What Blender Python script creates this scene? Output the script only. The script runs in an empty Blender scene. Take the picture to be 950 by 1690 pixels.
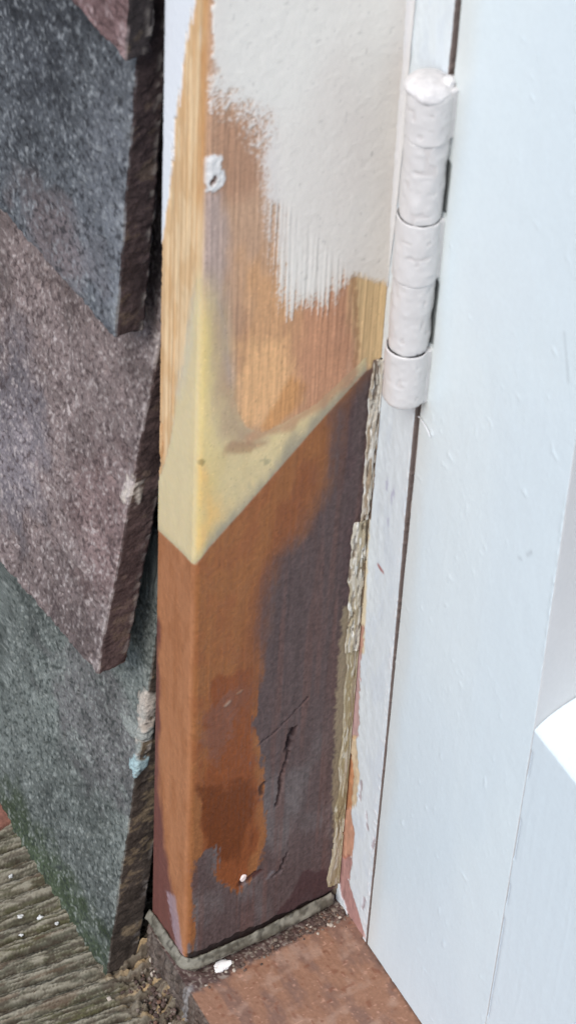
import bpy, math
import numpy as np

# ------------------------------------------------------------------ camera, world, sun, exposure
sc = bpy.context.scene
C = sc.collection
MM = 0.001
CAM = np.array([348.71776, -185.22864, 591.61528])            # millimetres
ROT = np.array([[0.48676654, 0.87287094, 0.03398023],         # camera right
                [0.64277174, -0.33156506, -0.69058606],       # camera down
                [-0.59152584, 0.35799572, -0.72245155]])      # camera forward
cd = bpy.data.cameras.new('camera')
cam = bpy.data.objects.new('camera', cd); C.objects.link(cam)
from mathutils import Matrix, Vector
cam.matrix_world = Matrix(((ROT[0][0], -ROT[1][0], -ROT[2][0], CAM[0]*MM),
                           (ROT[0][1], -ROT[1][1], -ROT[2][1], CAM[1]*MM),
                           (ROT[0][2], -ROT[1][2], -ROT[2][2], CAM[2]*MM), (0, 0, 0, 1)))
cd.sensor_fit = 'VERTICAL'; cd.sensor_height = 24.0; cd.lens = 4200/1690*24
cd.clip_start = 0.02; cd.clip_end = 400
cd.dof.use_dof = True; cd.dof.focus_distance = 0.69; cd.dof.aperture_fstop = 30
sc.camera = cam

SUN_EL, SUN_AZ = 50.0, 28.0                                   # azimuth from -Y (front) towards +X
sd_ = Vector((math.sin(math.radians(SUN_AZ))*math.cos(math.radians(SUN_EL)),
              -math.cos(math.radians(SUN_AZ))*math.cos(math.radians(SUN_EL)),
              math.sin(math.radians(SUN_EL))))
w = bpy.data.worlds.new('World'); sc.world = w; w.use_nodes = True
nt = w.node_tree; bg = nt.nodes['Background']
sky = nt.nodes.new('ShaderNodeTexSky'); sky.sky_type = 'NISHITA'; sky.sun_disc = False
sky.sun_elevation = math.radians(SUN_EL)
sky.sun_rotation = math.atan2(sd_.x, sd_.y)
sky.air_density = 1.0; sky.dust_density = 2.0; sky.ozone_density = 2.0
nt.links.new(sky.outputs[0], bg.inputs[0]); bg.inputs[1].default_value = 0.13
sl = bpy.data.lights.new('sun', 'SUN'); sun = bpy.data.objects.new('sun', sl); C.objects.link(sun)
sl.energy = 1.3; sl.angle = math.radians(28); sl.color = (1.0, 0.975, 0.94)
sun.rotation_euler = sd_.to_track_quat('Z', 'Y').to_euler()
sc.view_settings.view_transform = 'Standard'; sc.view_settings.look = 'None'
sc.view_settings.gamma = 1.0; sc.view_settings.exposure = 0.62
sc.render.engine = 'CYCLES'

# ------------------------------------------------------------------ helpers
def ray(px, py):
    return ROT.T @ np.array([(px-475)/4200.0, (py-845)/4200.0, 1.0])
def hit(px, py, n, d):                    # where the sight line of a photo point meets the plane n.p = d (mm)
    n = np.array(n, float); r = ray(px, py)
    t = (d - n @ CAM)/(n @ r)
    return CAM + t*r
KF, KW = 2.9/308, 3.4/300                 # the worn post leans and tapers a little
def F(px, py):                            # front face of the post -> (x, z)
    p = hit(px, py, (0, 1, -KF), 0); return (p[0], p[2])
def R(px, py):                            # reveal face -> (y, z)
    p = hit(px, py, (1, 0, 0), 0); return (p[1], p[2])
YJ = 48.2
def J(px, py):                            # plane of jamb and door -> (x, z)
    p = hit(px, py, (0, 1, 0), YJ); return (p[0], p[2])

def lin(c):
    c = np.array(c, float)/255
    return np.where(c <= .04045, c/12.92, ((c+.055)/1.055)**2.4)
LR = np.array([.86, .83, .80])            # light the reveal side receives, for turning seen colours into albedo
LF = np.array([.97, 1.02, 1.06])            # light front faces receive
def aR(*c): return lin(c)/LR
def aF(*c): return lin(c)/LF

def _h(ix, iy, iz, s):
    h = (ix.astype(np.int64)*374761393 + iy.astype(np.int64)*668265263 + iz.astype(np.int64)*2147483647 + s*144665) & 0xffffffff
    h = ((h ^ (h >> 13))*1274126177) & 0xffffffff
    h = ((h ^ (h >> 16))*2246822519) & 0xffffffff
    return ((h ^ (h >> 15)) & 0xffffff)/float(0xffffff)*2-1
def n3(x, y, z, s=0):
    x = np.asarray(x, float); y = np.asarray(y, float)+0*x; z = np.asarray(z, float)+0*x
    fx, fy, fz = np.floor(x), np.floor(y), np.floor(z)
    u, v, w_ = x-fx, y-fy, z-fz
    u = u*u*(3-2*u); v = v*v*(3-2*v); w_ = w_*w_*(3-2*w_)
    r = 0
    for a in (0, 1):
        for b in (0, 1):
            for c in (0, 1):
                r = r + _h(fx+a, fy+b, fz+c, s)*(u if a else 1-u)*(v if b else 1-v)*(w_ if c else 1-w_)
    return r
def n2(x, y, s=0):
    x = np.asarray(x, float); y = np.asarray(y, float)
    fx, fy = np.floor(x), np.floor(y); u, v = x-fx, y-fy
    u = u*u*(3-2*u); v = v*v*(3-2*v); r = 0; o = np.zeros_like(fx)
    for a in (0, 1):
        for b in (0, 1):
            r = r + _h(fx+a, fy+b, o, s)*(u if a else 1-u)*(v if b else 1-v)
    return r
def fb2(x, y, s=0, o=4):
    r, a = 0, .5
    for i in range(o): r = r + a*n2(x*2**i+i*7.3, y*2**i-i*3.1, s+i); a *= .5
    return r
def fb3(P, f, s=0, o=3):
    r, a = 0, .5
    for i in range(o): r = r + a*n3(P[:, 0]*f*2**i, P[:, 1]*f*2**i, P[:, 2]*f*2**i, s+i); a *= .5
    return r
def sst(a, b, x):
    t = np.clip((x-a)/(b-a), 0, 1); return t*t*(3-2*t)
def sdp(poly, U, Z):                       # signed distance to a polygon, positive inside
    U = np.asarray(U, float); Z = np.asarray(Z, float)
    n = len(poly); d = np.full(U.shape, 1e9); ins = np.zeros(U.shape, bool)
    for i in range(n):
        ax, ay = poly[i]; bx, by = poly[(i+1) % n]
        ex, ey = bx-ax, by-ay
        t = np.clip(((U-ax)*ex+(Z-ay)*ey)/(ex*ex+ey*ey+1e-12), 0, 1)
        d = np.minimum(d, (U-ax-t*ex)**2+(Z-ay-t*ey)**2)
        if abs(ey) > 1e-9:
            c = (ay > Z) != (by > Z)
            ins ^= c & (U < (bx-ax)*(Z-ay)/(by-ay)+ax)
    d = np.sqrt(d)
    return np.where(ins, d, -d)
def sdl(line, U, Z):                       # distance to an open polyline
    d = np.full(np.shape(U), 1e9)
    for (ax, ay), (bx, by) in zip(line[:-1], line[1:]):
        ex, ey = bx-ax, by-ay
        t = np.clip(((U-ax)*ex+(Z-ay)*ey)/(ex*ex+ey*ey+1e-12), 0, 1)
        d = np.minimum(d, (U-ax-t*ex)**2+(Z-ay-t*ey)**2)
    return np.sqrt(d)
def mix(Cc, col, m):
    m = np.asarray(m)[:, None]; return Cc*(1-m)+np.asarray(col)*m

def ax_(lo, hi, step, extra=(), r=0.0):
    """axis stops: fine between lo and hi, then growing out to the extra ends"""
    a = list(np.arange(lo, hi, step))+[hi]
    for e in extra:
        if e > hi:
            s = step*2; q = hi+s
            while q < e-s: a.append(q); s *= 1.35; q += s
            a.append(e)
        else:
            s = step*2; q = lo-s
            while q > e+s: a.append(q); s *= 1.35; q -= s
            a.append(e)
    a = sorted(a); l, h = a[0], a[-1]
    if r: a += [l+r*t for t in (.15, .4, .7, 1)]+[h-r*t for t in (.15, .4, .7, 1)]
    a = np.unique(np.round(a, 4)); return a
def rbox(ax, ay, az, r=.5, faces=('-x', '+x', '-y', '+y', '-z', '+z')):
    A = [ax, ay, az]; lo = np.array([a[0] for a in A]); hi = np.array([a[-1] for a in A])
    Vs, Qs, Ts, off = [], [], [], 0
    for fi, f in enumerate(faces):
        k = 'xyz'.index(f[1]); i, j = [(1, 2), (2, 0), (0, 1)][k]
        g, h = np.meshgrid(A[i], A[j], indexing='ij')
        P = np.zeros(g.shape+(3,)); P[..., i] = g; P[..., j] = h; P[..., k] = hi[k] if f[0] == '+' else lo[k]
        n, m = g.shape; idx = np.arange(n*m).reshape(n, m)+off
        q = np.stack([idx[:-1, :-1], idx[1:, :-1], idx[1:, 1:], idx[:-1, 1:]], -1).reshape(-1, 4)
        if f[0] == '-': q = q[:, ::-1]
        Vs.append(P.reshape(-1, 3)); Qs.append(q); Ts += [f]*len(q); off += n*m
    V = np.concatenate(Vs); Q = np.concatenate(Qs)
    key = np.round((V-lo)*500).astype(np.int64)
    key = key[:, 0]*(1 << 42)+key[:, 1]*(1 << 21)+key[:, 2]
    _, ui, inv = np.unique(key, return_index=True, return_inverse=True)
    V = V[ui]; Q = inv.reshape(-1)[Q]
    c = np.clip(V, lo+r, hi-r); d = V-c; L = np.linalg.norm(d, axis=1)[:, None]
    N = d/np.maximum(L, 1e-9)
    return c+N*r, Q, N, np.array(Ts)

def mesh(name, V, Q, mat, parent=None, col=None, rough=None, smooth=True, loc=(0, 0, 0)):
    V = (np.asarray(V, float)-np.array(loc))*MM
    me = bpy.data.meshes.new(name); Q = np.asarray(Q)
    k = Q.shape[1]
    me.vertices.add(len(V)); me.vertices.foreach_set('co', V.ravel())
    me.loops.add(Q.size); me.loops.foreach_set('vertex_index', Q.ravel().astype(np.int32))
    me.polygons.add(len(Q)); me.polygons.foreach_set('loop_start', np.arange(0, Q.size, k, dtype=np.int32))
    me.polygons.foreach_set('use_smooth', np.full(len(Q), smooth))
    me.update(calc_edges=True)
    if col is None: col = np.full((len(V), 3), .5)
    a = me.attributes.new('tint', 'FLOAT_COLOR', 'POINT')
    cc = np.concatenate([np.clip(col, 0.004, .92), np.ones((len(V), 1))], 1)
    a.data.foreach_set('color', cc.ravel())
    b = me.attributes.new('gloss', 'FLOAT', 'POINT')
    b.data.foreach_set('value', np.broadcast_to(.6 if rough is None else rough, (len(V),)).astype(float).copy())
    me.materials.append(mat)
    o = bpy.data.objects.new(name, me); C.objects.link(o)
    o.location = np.array(loc)*MM
    if parent:
        o.parent = parent; pl = np.array(parent.location)
        if parent.parent: pl = pl+np.array(parent.parent.location)
        o.location = np.array(loc)*MM-pl
    return o
def sub(V, Q, sel, N=None, skirt=0):       # the chosen quads, with their cut edge turned inwards so the piece has thickness
    q = Q[sel]
    if skirt and len(q):
        e = np.concatenate([q[:, [0, 1]], q[:, [1, 2]], q[:, [2, 3]], q[:, [3, 0]]])
        k = np.minimum(e[:, 0], e[:, 1])*(1 << 32)+np.maximum(e[:, 0], e[:, 1])
        _, i, c = np.unique(k, return_index=True, return_counts=True)
        b = e[i[c == 1]]; off = len(V)
        bv = np.unique(b); m = {}
        lut = np.zeros(len(V), int); lut[bv] = np.arange(len(bv))+off
        V2 = np.concatenate([V, V[bv]-N[bv]*skirt, V[bv]])
        src = np.concatenate([np.arange(len(V)), bv, bv]); nb = len(bv)   # the skirt keeps a rim of its own, so the face stays smooth
        q = np.concatenate([q, np.stack([lut[b[:, 1]]+nb, lut[b[:, 0]]+nb, lut[b[:, 0]], lut[b[:, 1]]], 1)])
    else: V2 = V; src = np.arange(len(V))
    u, inv = np.unique(q, return_inverse=True)
    return V2[u], inv.reshape(-1, 4), src[u]
def thing(name, label, cat, loc=(0, 0, 0), group=None):
    o = bpy.data.objects.new(name, None); C.objects.link(o); o.location = np.array(loc)*MM
    o.empty_display_size = .02
    o['label'] = label; o['category'] = cat
    if group: o['group'] = group
    bpy.context.view_layer.update()
    return o
def tag(o, label, cat, group=None):
    o['label'] = label; o['category'] = cat
    if group: o['group'] = group
    return o

def material(name, bump=.05, scale=2500, spec=.35, sss=0, vary=.08, stretch=(1, 1, 1), coat=0):
    m = bpy.data.materials.new(name); m.use_nodes = True; t = m.node_tree; B = t.nodes['Principled BSDF']
    a = t.nodes.new('ShaderNodeAttribute'); a.attribute_name = 'tint'
    g = t.nodes.new('ShaderNodeAttribute'); g.attribute_name = 'gloss'
    tc = t.nodes.new('ShaderNodeTexCoord'); mp = t.nodes.new('ShaderNodeMapping'); mp.inputs['Scale'].default_value = stretch
    nz = t.nodes.new('ShaderNodeTexNoise'); nz.inputs['Scale'].default_value = scale; nz.inputs['Detail'].default_value = 3
    t.links.new(tc.outputs['Object'], mp.inputs[0]); t.links.new(mp.outputs[0], nz.inputs['Vector'])
    mr = t.nodes.new('ShaderNodeMapRange'); mr.inputs['From Min'].default_value = .25; mr.inputs['From Max'].default_value = .75
    mr.inputs['To Min'].default_value = 1-vary; mr.inputs['To Max'].default_value = 1+vary
    t.links.new(nz.outputs['Fac'], mr.inputs['Value'])
    mu = t.nodes.new('ShaderNodeVectorMath'); mu.operation = 'SCALE'
    t.links.new(a.outputs['Color'], mu.inputs[0]); t.links.new(mr.outputs[0], mu.inputs['Scale'])
    t.links.new(mu.outputs[0], B.inputs['Base Color']); t.links.new(g.outputs['Fac'], B.inputs['Roughness'])
    B.inputs['Specular IOR Level'].default_value = spec
    if sss:
        B.inputs['Subsurface Weight'].default_value = sss; B.inputs['Subsurface Radius'].default_value = (1, .7, .35)
        B.inputs['Subsurface Scale'].default_value = .002
    if coat: B.inputs['Coat Weight'].default_value = coat; B.inputs['Coat Roughness'].default_value = .25
    b = t.nodes.new('ShaderNodeBump'); b.inputs['Strength'].default_value = 1; b.inputs['Distance'].default_value = bump*MM
    t.links.new(nz.outputs['Fac'], b.inputs['Height']); t.links.new(b.outputs[0], B.inputs['Normal'])
    return m
M_wood = material('weathered_timber', .10, 1400, .14, stretch=(1, 1, .12), vary=.10)
M_hard = material('stained_hardwood', .10, 1200, .22, stretch=(1, 1, .35), vary=.08)
M_paint = material('gloss_paint', .035, 900, .5, vary=.02)
M_resin = material('epoxy_resin', .02, 900, .45, sss=.5, vary=.03)
M_tile = material('sanded_clay_tile', .16, 1500, .12, vary=.25)
M_deck = material('grey_timber', .14, 1500, .1, vary=.2)
M_seal = material('sealant', .05, 1500, .35, vary=.10)
M_earth = material('soil', .4, 800, .1, vary=.3)

def streak(u, z, s=0, f=1.6):              # long vertical wood fibre
    return .6*n2(u*f+.5*n2(z*.02, u*.1, s+9), z*.018, s)+.4*n2(u*f*2.3, z*.05, s+1)

# ------------------------------------------------------------------ ground
gx = np.array([[-60000, -60000, -420], [60000, -60000, -420], [60000, 60000, -420], [-60000, 60000, -420]])
g = mesh('ground', gx, [[0, 1, 2, 3]], M_earth, col=np.full((4, 3), .16)); g['kind'] = 'structure'

# ------------------------------------------------------------------ wall behind the tiles and below the door
V, Q, N, T = rbox(ax_(-900, -24, 60, r=1), np.array([14, 16, 60, 120.]), ax_(-420, 900, 60, r=1), 1)
wall = mesh('wall', V, Q, M_deck, col=np.broadcast_to(lin((62, 52, 47)), (len(V), 3)), rough=.9); wall['kind'] = 'structure'

# ------------------------------------------------------------------ door post
post = thing('door_post', 'stripped wooden door post with white paint above, yellow filler and a new brown lower end', 'door post', (0, 0, -2))
ax = ax_(-20, 0, .28, r=1.9); ay = ax_(0, 50, .28, r=1.9); az = ax_(-8, 318, .3, (620,), r=1.9)
V, Q, N, T = rbox(ax, ay, az, 1.9, ('-y', '+x'))
Z0 = V[:, 2].copy()
isF = N[:, 1] < -.7                       # front face vertices
# lean and taper
Wz = 21.6-KW*np.clip(Z0, 0, 330)
low = sst(20, -2, Z0)
V[:, 0] = V[:, 0]*(Wz/20)
yf = KF*np.clip(Z0, -10, 330)
V[:, 1] = yf+V[:, 1]*(50-yf)/50
Z = V[:, 2]; X = V[:, 0]; Y = V[:, 1]
U = np.where(isF, X, Y)
nv = len(V)
hR = np.zeros(nv)
# --- reveal colour
w1 = fb2(Y*.35, Z*.12, 3); w2 = fb2(Y*1.2, Z*.8, 5); st = streak(Y, Z, 11); st2 = streak(Y, Z, 31, 3.2); fine = fb2(Y*2.3, Z*2.1, 17, 3)
def P(pts, f): return [f(*p) for p in pts]
cR = np.tile(aR(180, 144, 116), (nv, 1))
cR = mix(cR, aR(192, 146, 106), sst(-6, 6, sdp(P([(400, 430), (560, 440), (560, 700), (380, 700)], R), Y, Z)+w1*6))
cR = mix(cR, aR(182, 132, 102), sst(-4, 4, sdp(P([(500, 450), (600, 450), (600, 620), (500, 690), (470, 640)], R), Y, Z)+w1*5)*.85)
cR = mix(cR, aR(214, 166, 118), sst(-2, 2.5, sdp(P([(385, 560), (470, 560), (500, 660), (440, 712), (395, 700)], R), Y, Z)+w2*1)*.75)
cR = mix(cR, aR(186, 130, 80), sst(-1, 1, sdp(P([(480, 620), (505, 640), (495, 670), (440, 715), (430, 705)], R), Y, Z)+w2)*.7)
cR = mix(cR, aR(164, 124, 98), sst(-3, 3, sdp(P([(350, 180), (425, 195), (435, 300), (400, 330), (345, 330)], R), Y, Z)+w2*2)*.8)
cR = mix(cR, aR(166, 146, 136), sst(-2, 2, sdp(P([(330, 320), (365, 320), (380, 480), (385, 640), (330, 560)], R), Y, Z)+w1*2)*.85)
cR = cR*(.98+.04*st+.06*st2+.04*np.sin(Y*2*math.pi/1.2+2*n2(Z*.02, Y*.1, 89))+.10*w2+.14*fine)[:, None]
cR = mix(cR, aR(150, 112, 88), sst(.1, .6, fb2(Y*.25, Z*.05, 88))*.45)
# wood under the paint edge on the far side
m = sst(-3.0, 1.6, sdp(P([(583, 440), (640, 450), (634, 600), (612, 612), (596, 590), (585, 520)], R), Y, Z)+st*1.0)
cR = mix(cR, aR(194, 164, 120), m*.9); cR *= (1+.22*st*m)[:, None]
m = sst(.8, 0, np.abs(sdl(P([(583, 455), (588, 520), (590, 570), (582, 620)], R), Y, Z))+w2)
cR = mix(cR, aR(140, 100, 68), m*.5)
# resin
resR = P([(322, 936), (344, 905), (420, 820), (520, 705), (604, 612), (604, 590), (520, 668), (470, 697), (430, 716), (405, 706), (388, 672), (378, 620), (372, 540), (366, 470), (350, 430), (315, 430), (310, 700)], R)
sdR = sdp(resR, Y, Z)
mres = sst(-.25, .25, sdR+.5*w2)
upr = sst(R(350, 760)[1], R(350, 640)[1], Z)*sst(R(450, 0)[0], R(390, 0)[0], Y)
feath = sst(-1, 1, (sdR+.5*w2)/(.25+3.0*upr))*sst(R(340, 420)[1], R(340, 560)[1], Z)
yr = Y-KF*Z
cres = np.tile(aR(200, 178, 132), (nv, 1))
cres = mix(cres, aR(208, 184, 124), sst(7, 1, yr+w1*3)*.8)
cres = mix(cres, aR(210, 168, 100), sst(-3, 5, sdp(P([(326, 770), (356, 780), (366, 850), (345, 895), (330, 900)], R), Y, Z)+w1*4)*.85)
cres = mix(cres, aR(164, 136, 108), sst(-3, 3, sdp(P([(352, 420), (380, 480), (392, 640), (410, 700), (430, 730), (380, 740), (362, 660), (352, 560)], R), Y, Z)+w1*3)*.85)
cres = mix(cres, aR(148, 136, 114), sst(6, .2, sdl(P([(330, 930), (420, 820), (520, 705), (604, 612)], R), Y, Z)+w1*3)*.9)
cres = mix(cres, aR(176, 132, 98), sst(3.2, .6, sdl(P([(418, 718), (470, 704), (530, 664), (580, 615)], R), Y, Z)+w1*2)*.8)
cres = mix(cres, aR(150, 106, 76), sst(2.0, 0, sdl(P([(380, 737), (415, 738), (440, 730)], R), Y, Z)+w1*2)*.6)
cres = mix(cres, aR(134, 112, 66), sst(.9, .2, sdl(P([(331, 764), (334, 768)], R), Y, Z)+w2)*.7)
cres = mix(cres, aR(128, 124, 96), sst(1.2, .3, sdl(P([(436, 758), (442, 762)], R), Y, Z)+w2)*.5)
cres *= (1+.05*w2+.06*fine+.10*w1)[:, None]
cR = mix(cR, cres, feath)
# hardwood end
hwR = P([(322, 936), (344, 905), (420, 820), (520, 705), (604, 612), (700, 560), (700, 1800), (200, 1800), (300, 936)], R)
sdH = sdp(hwR, Y, Z)
mh = sst(-.45, .45, sdH+.25*w2)
ch = np.tile(aR(138, 88, 52), (nv, 1))
ch = mix(ch, aR(136, 82, 50), sst(-.2, .5, w1)*.7)
plum = P([(552, 676), (612, 600), (640, 600), (600, 1600), (300, 1600), (322, 1540), (318, 1420), (350, 1400), (362, 1450), (395, 1472), (425, 1440), (436, 1380), (424, 1250), (418, 1180), (428, 1110), (432, 1000), (455, 920), (500, 880), (535, 800)], R)
sdP = sdp(plum, Y, Z)
soft = sst(R(400, 1150)[1]-6, R(400, 1050)[1], Z)
mp_ = sst(-1, 1, (sdP+w1*2.4+w2*1.2+st*1.2)/(.6+4.2*soft))
cp = np.tile(aR(82, 67, 64), (nv, 1))
cp = mix(cp, aR(98, 89, 86), sst(-.1, .4, fb2(Y*.1, Z*.05, 41))*.9*sst(R(500, 1150)[1], R(500, 1330)[1], Z))
cp = mix(cp, aR(72, 52, 52), sst(4, -2, sdl(P([(575, 640), (575, 900), (570, 1100), (555, 1400)], R), Y, Z)+w1*3)*.55)
cp = mix(cp, aR(98, 70, 62), sst(0, .5, streak(Y, Z, 77, .5))*.45)
brn = sst(-1.5, 1.5, sdp(P([(345, 1120), (420, 1100), (420, 1200), (430, 1380), (395, 1480), (355, 1460), (335, 1400), (335, 1250)], R), Y, Z)+w1*3)
ch = mix(ch, aR(120, 64, 34), brn*.85)
ch = mix(ch, aR(88, 44, 20), sst(-1.5, 1.5, sdp(P([(330, 1300), (410, 1290), (420, 1340), (400, 1420), (345, 1400)], R), Y, Z)+w1*5)*.7)
ch = mix(ch, aR(112, 76, 62), sst(-1.5, 1.2, sdp(P([(338, 1180), (380, 1140), (425, 1130), (395, 1170), (360, 1260), (335, 1230)], R), Y, Z)+w2*3)*.6)
ch = mix(ch, aR(118, 68, 42), sst(-3, 3, sdp(P([(500, 760), (540, 740), (520, 860), (450, 960), (440, 1180), (380, 1180), (400, 1000)], R), Y, Z)+w1*4)*.5)
ch = ch*(1+.09*st+.07*st2+.10*fine+.10*w2)[:, None]
cp = cp*(1+.14*st+.28*fine+.30*w2)[:, None]
ch = mix(ch, cp, mp_)
# scratches, cracks and dents in the hardwood
hd = np.zeros(nv)
for ln, wd, dp in [([(430, 1227), (452, 1210), (476, 1185), (508, 1152)], .28, .5), ([(488, 1200), (476, 1228), (474, 1250), (462, 1285), (463, 1300), (456, 1330)], .45, .8), ([(482, 1205), (474, 1235)], .9, .8),
                   ([(474, 1408), (462, 1434)], .35, .6), ([(452, 1446), (464, 1436)], .5, .7), ([(398, 1462), (420, 1440)], .6, .8), ([(437, 1292), (430, 1300), (432, 1312)], .5, .5)]:
    mm = sst(wd*1.6, wd*.4, sdl(P(ln, R), Y, Z)+.5*w2)
    hd -= mm*dp; ch = mix(ch, aR(48, 34, 34), mm*.75)
mm = sst(.9, .2, sdl(P([(372, 1164), (378, 1158)], R), Y, Z)); ch = mix(ch, aR(146, 124, 106), mm*.7); hd += mm*.25
mm = sst(.7, .2, sdl(P([(392, 1144), (398, 1140)], R), Y, Z)); ch = mix(ch, aR(136, 108, 86), mm*.6); hd += mm*.15
mm = sst(1.2, -.2, sdl(P([(440, 1450), (448, 1440)], R), Y, Z)+w2); ch = mix(ch, aR(130, 124, 124), mm*.5)
# darker wet foot
mm = sst(-.8, .8, sdp(P([(340, 1575), (430, 1535), (470, 1490), (500, 1440), (560, 1440), (560, 1500), (450, 1550)], R), Y, Z)+w1*3)
ch = mix(ch, aR(66, 44, 44), mm*.8)
mm = sst(1.5, .5, Z+.8*n2(Y*.5, Z*0, 97)); ch = mix(ch, aR(40, 31, 28), mm*.85); hd -= mm*.5  # near-black line paints in the shadow gap above the sealant
mm = sst(1.6, .5, sdl(P([(398, 1456), (410, 1452), (426, 1440)], R), Y, Z)+w2*.8); ch = mix(ch, aR(66, 30, 26), mm*.8); hd -= mm*.5
# olive sealer smeared in the inner corner
mm = sst(-.6, .6, sdp(P([(556, 1120), (566, 1000), (580, 1000), (566, 1450), (552, 1480), (548, 1300)], R), Y, Z)+w2*1.2)
ch = mix(ch, aR(138, 122, 96), mm*.8)
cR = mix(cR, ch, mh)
# small light and dark specks everywhere on bare wood
sp = n2(Y*2.6, Z*1.7, 91)
cR *= (1+.25*sst(.75, .95, sp)-.3*sst(.78, .95, n2(Y*2.9, Z*2.3, 95)))[:, None]
# paint coat
pR = P([(200, -900), (800, -900), (700, 470), (640, 468), (584, 452), (574, 462), (560, 478), (540, 505), (505, 505), (480, 520), (455, 480), (447, 400), (440, 330), (432, 260), (428, 215), (418, 196), (385, 178), (352, 165), (347, -900)], R)
sdPt = sdp(pR, Y, Z)
zone = sst(-1, 2, sdp(P([(440, 330), (470, 330), (575, 440), (575, 530), (440, 540)], R), Y, Z))
combs = .45*np.sin(Y*2*math.pi/1.25+3.5*fb2(Z*.02, Y*.25, 8)*2)+1.0*n2(Y*1.5, Z*.03, 61)+.7*n2(Y*3.4, Z*.07, 62)
roughz = sst(12, 0, sdl(P([(352, 165), (428, 200)], R), Y, Z))
dm = sdPt+w2*.7+zone*(combs*2.2-.6+st*3+fine*1.5)+roughz*(fb2(Y*.7, Z*.6, 71)*4.5+fine*4-.3)
fade = np.clip(zone+.7*sst(4, 1, sdl(P([(560, 455), (584, 450), (640, 466)], R), Y, Z))+roughz*.9+sst(6, 2, sdl(P([(430, 210), (440, 330), (447, 420)], R), Y, Z)), 0, 1)
mpaintR = sst(-1, 1, dm/(.28+1.5*fade+2.6*roughz)+.35*fade*fine*3)
thin = sst(5, 0, dm)*zone
cpt = np.tile(aR(216, 208, 196), (nv, 1))
cpt = mix(cpt, aR(208, 197, 185), sst(0, .5, fb2(Y*.06, Z*.03, 14, 2)+.3)*.55)
cpt = mix(cpt, aR(206, 194, 186), sst(5, 0, sdl(P([(352, 165), (432, 200), (447, 400)], R), Y, Z))*.4)
cpt = mix(cpt, aR(196, 178, 160), thin*.6)
cpt = mix(cpt, aR(198, 186, 174), sst(7, 0, 47-Y)*.5)
cpt *= (1-.35*sst(.80, .95, n2(Y*1.3, Z*.9, 55))*.6)[:, None]
cR = mix(cR, cpt, mpaintR)
grain = zone*(combs*.10)
hR = mpaintR*(.30-.14*fade)+grain+(1-mpaintR)*(1-mh)*(1-feath)*(st*.12+st2*.08)+mh*(hd+.10*w2+.05*st+.06*fine)
hR += (1-mpaintR)*roughz*w2*.25
mring = np.abs(sdl(P([(351, 272), (354, 302)], R), Y, Z)+.9*w2)
ring = sst(2.5, 1.8, mring)
hR += ring*.3-sst(.7, .3, sdl(P([(352, 295), (351, 301)], R), Y, Z)+.3*w2)*.7+ring*.3*w2
cR = mix(cR, aR(206, 202, 196), ring*.95)
cR = mix(cR, aR(112, 84, 68), sst(.8, .4, sdl(P([(352, 295), (351, 301)], R), Y, Z)+.5*w2))
cR = mix(cR, aR(130, 100, 80), sst(.35, .1, np.abs(mring-2.2))*.5*sst(-.1, .3, w2))
hR += .25*feath*sst(3, 10, sdR) 
hR += .06*fb2(Y*.5, Z*.35, 19)+.05*mpaintR*fb2(Y*.9, Z*.9, 23)
# --- front colour
g1 = fb2(X*.35, Z*.12, 103); g2 = fb2(X*1.2, Z*.8, 105); sf = streak(X, Z, 111, 1.1); sf2 = streak(X, Z, 131, 2.6)
cF = np.tile(aF(216, 192, 154), (nv, 1))
cF = mix(cF, aF(200, 158, 112), sst(-.1, .5, sf)*.6)
cF = mix(cF, aF(190, 140, 90), sst(-3, -.5, X+w1*2)*.75*sst(F(340, 420)[1], F(340, 280)[1], Z))
cF = mix(cF, aF(190, 150, 102), sst(-.15, .3, g1)*.4)
cF *= (1+.16*sf2+.10*streak(X, Z, 151, 4.5))[:, None]
resF = P([(330, 400), (334, 430), (345, 700), (330, 940), (322, 936), (300, 912), (258, 872), (245, 870), (245, 800), (262, 792), (273, 765), (284, 715), (292, 650), (303, 580), (316, 510), (324, 450)], F)
sdF = sdp(resF, X, Z)
upz = sst(F(300, 760)[1], F(300, 600)[1], Z)
mrf = sst(-1, 1, (sdF+.5*g2+sf*1.6*upz)/(.25+1.9*upz))*sst(F(330, 400)[1], F(330, 520)[1], Z)
crf = np.tile(aF(214, 201, 162), (nv, 1))
crf = mix(crf, aF(204, 200, 180), sst(4, .2, sdl(P([(292, 640), (318, 480)], F), X, Z)+g1*2)*.7)
crf = mix(crf, aF(212, 196, 142), sst(-4.5, 0, X)*.35)
crf = mix(crf, aF(184, 172, 140), sst(3, .2, sdl(P([(322, 936), (258, 872)], F), X, Z))*.5)
crf *= (1+.05*g2+.06*g1)[:, None]
cF = mix(cF, crf, mrf)
hwF = P([(322, 936), (300, 912), (258, 872), (200, 820), (200, 1900), (400, 1900), (360, 936)], F)
mhf = sst(-.4, .4, sdp(hwF, X, Z)+.2*g2)
chf = np.tile(aF(166, 116, 82), (nv, 1))
chf = mix(chf, aF(150, 100, 66), sst(-.2, .4, g1)*.6)
pl = sst(-1, 1, (sdp(P([(200, 1000), (262, 1020), (264, 1150), (262, 1300), (272, 1400), (286, 1480), (296, 1580), (200, 1700)], F), X, Z)+g1*2.0)/1.6)
chf = mix(chf, aF(94, 60, 62), pl*.85)
chf = mix(chf, aF(156, 138, 146), sst(-1, 1, sdp(P([(274, 1470), (290, 1480), (303, 1585), (296, 1590)], F), X, Z)+g2)*.8)
chf = mix(chf, aF(150, 130, 130), sst(.9, .1, np.abs(X+Wz))*.7*sst(.0, .3, g2+.1))
chf *= (1+.07*sf+.05*sf2+.06*g2)[:, None]
cF = mix(cF, chf, mhf)
cF = mix(cF, aF(206, 196, 184), sst(1.1, .2, X+Wz)*sst(.15, .5, n2(Z*.8, X, 160))*.7)
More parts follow.
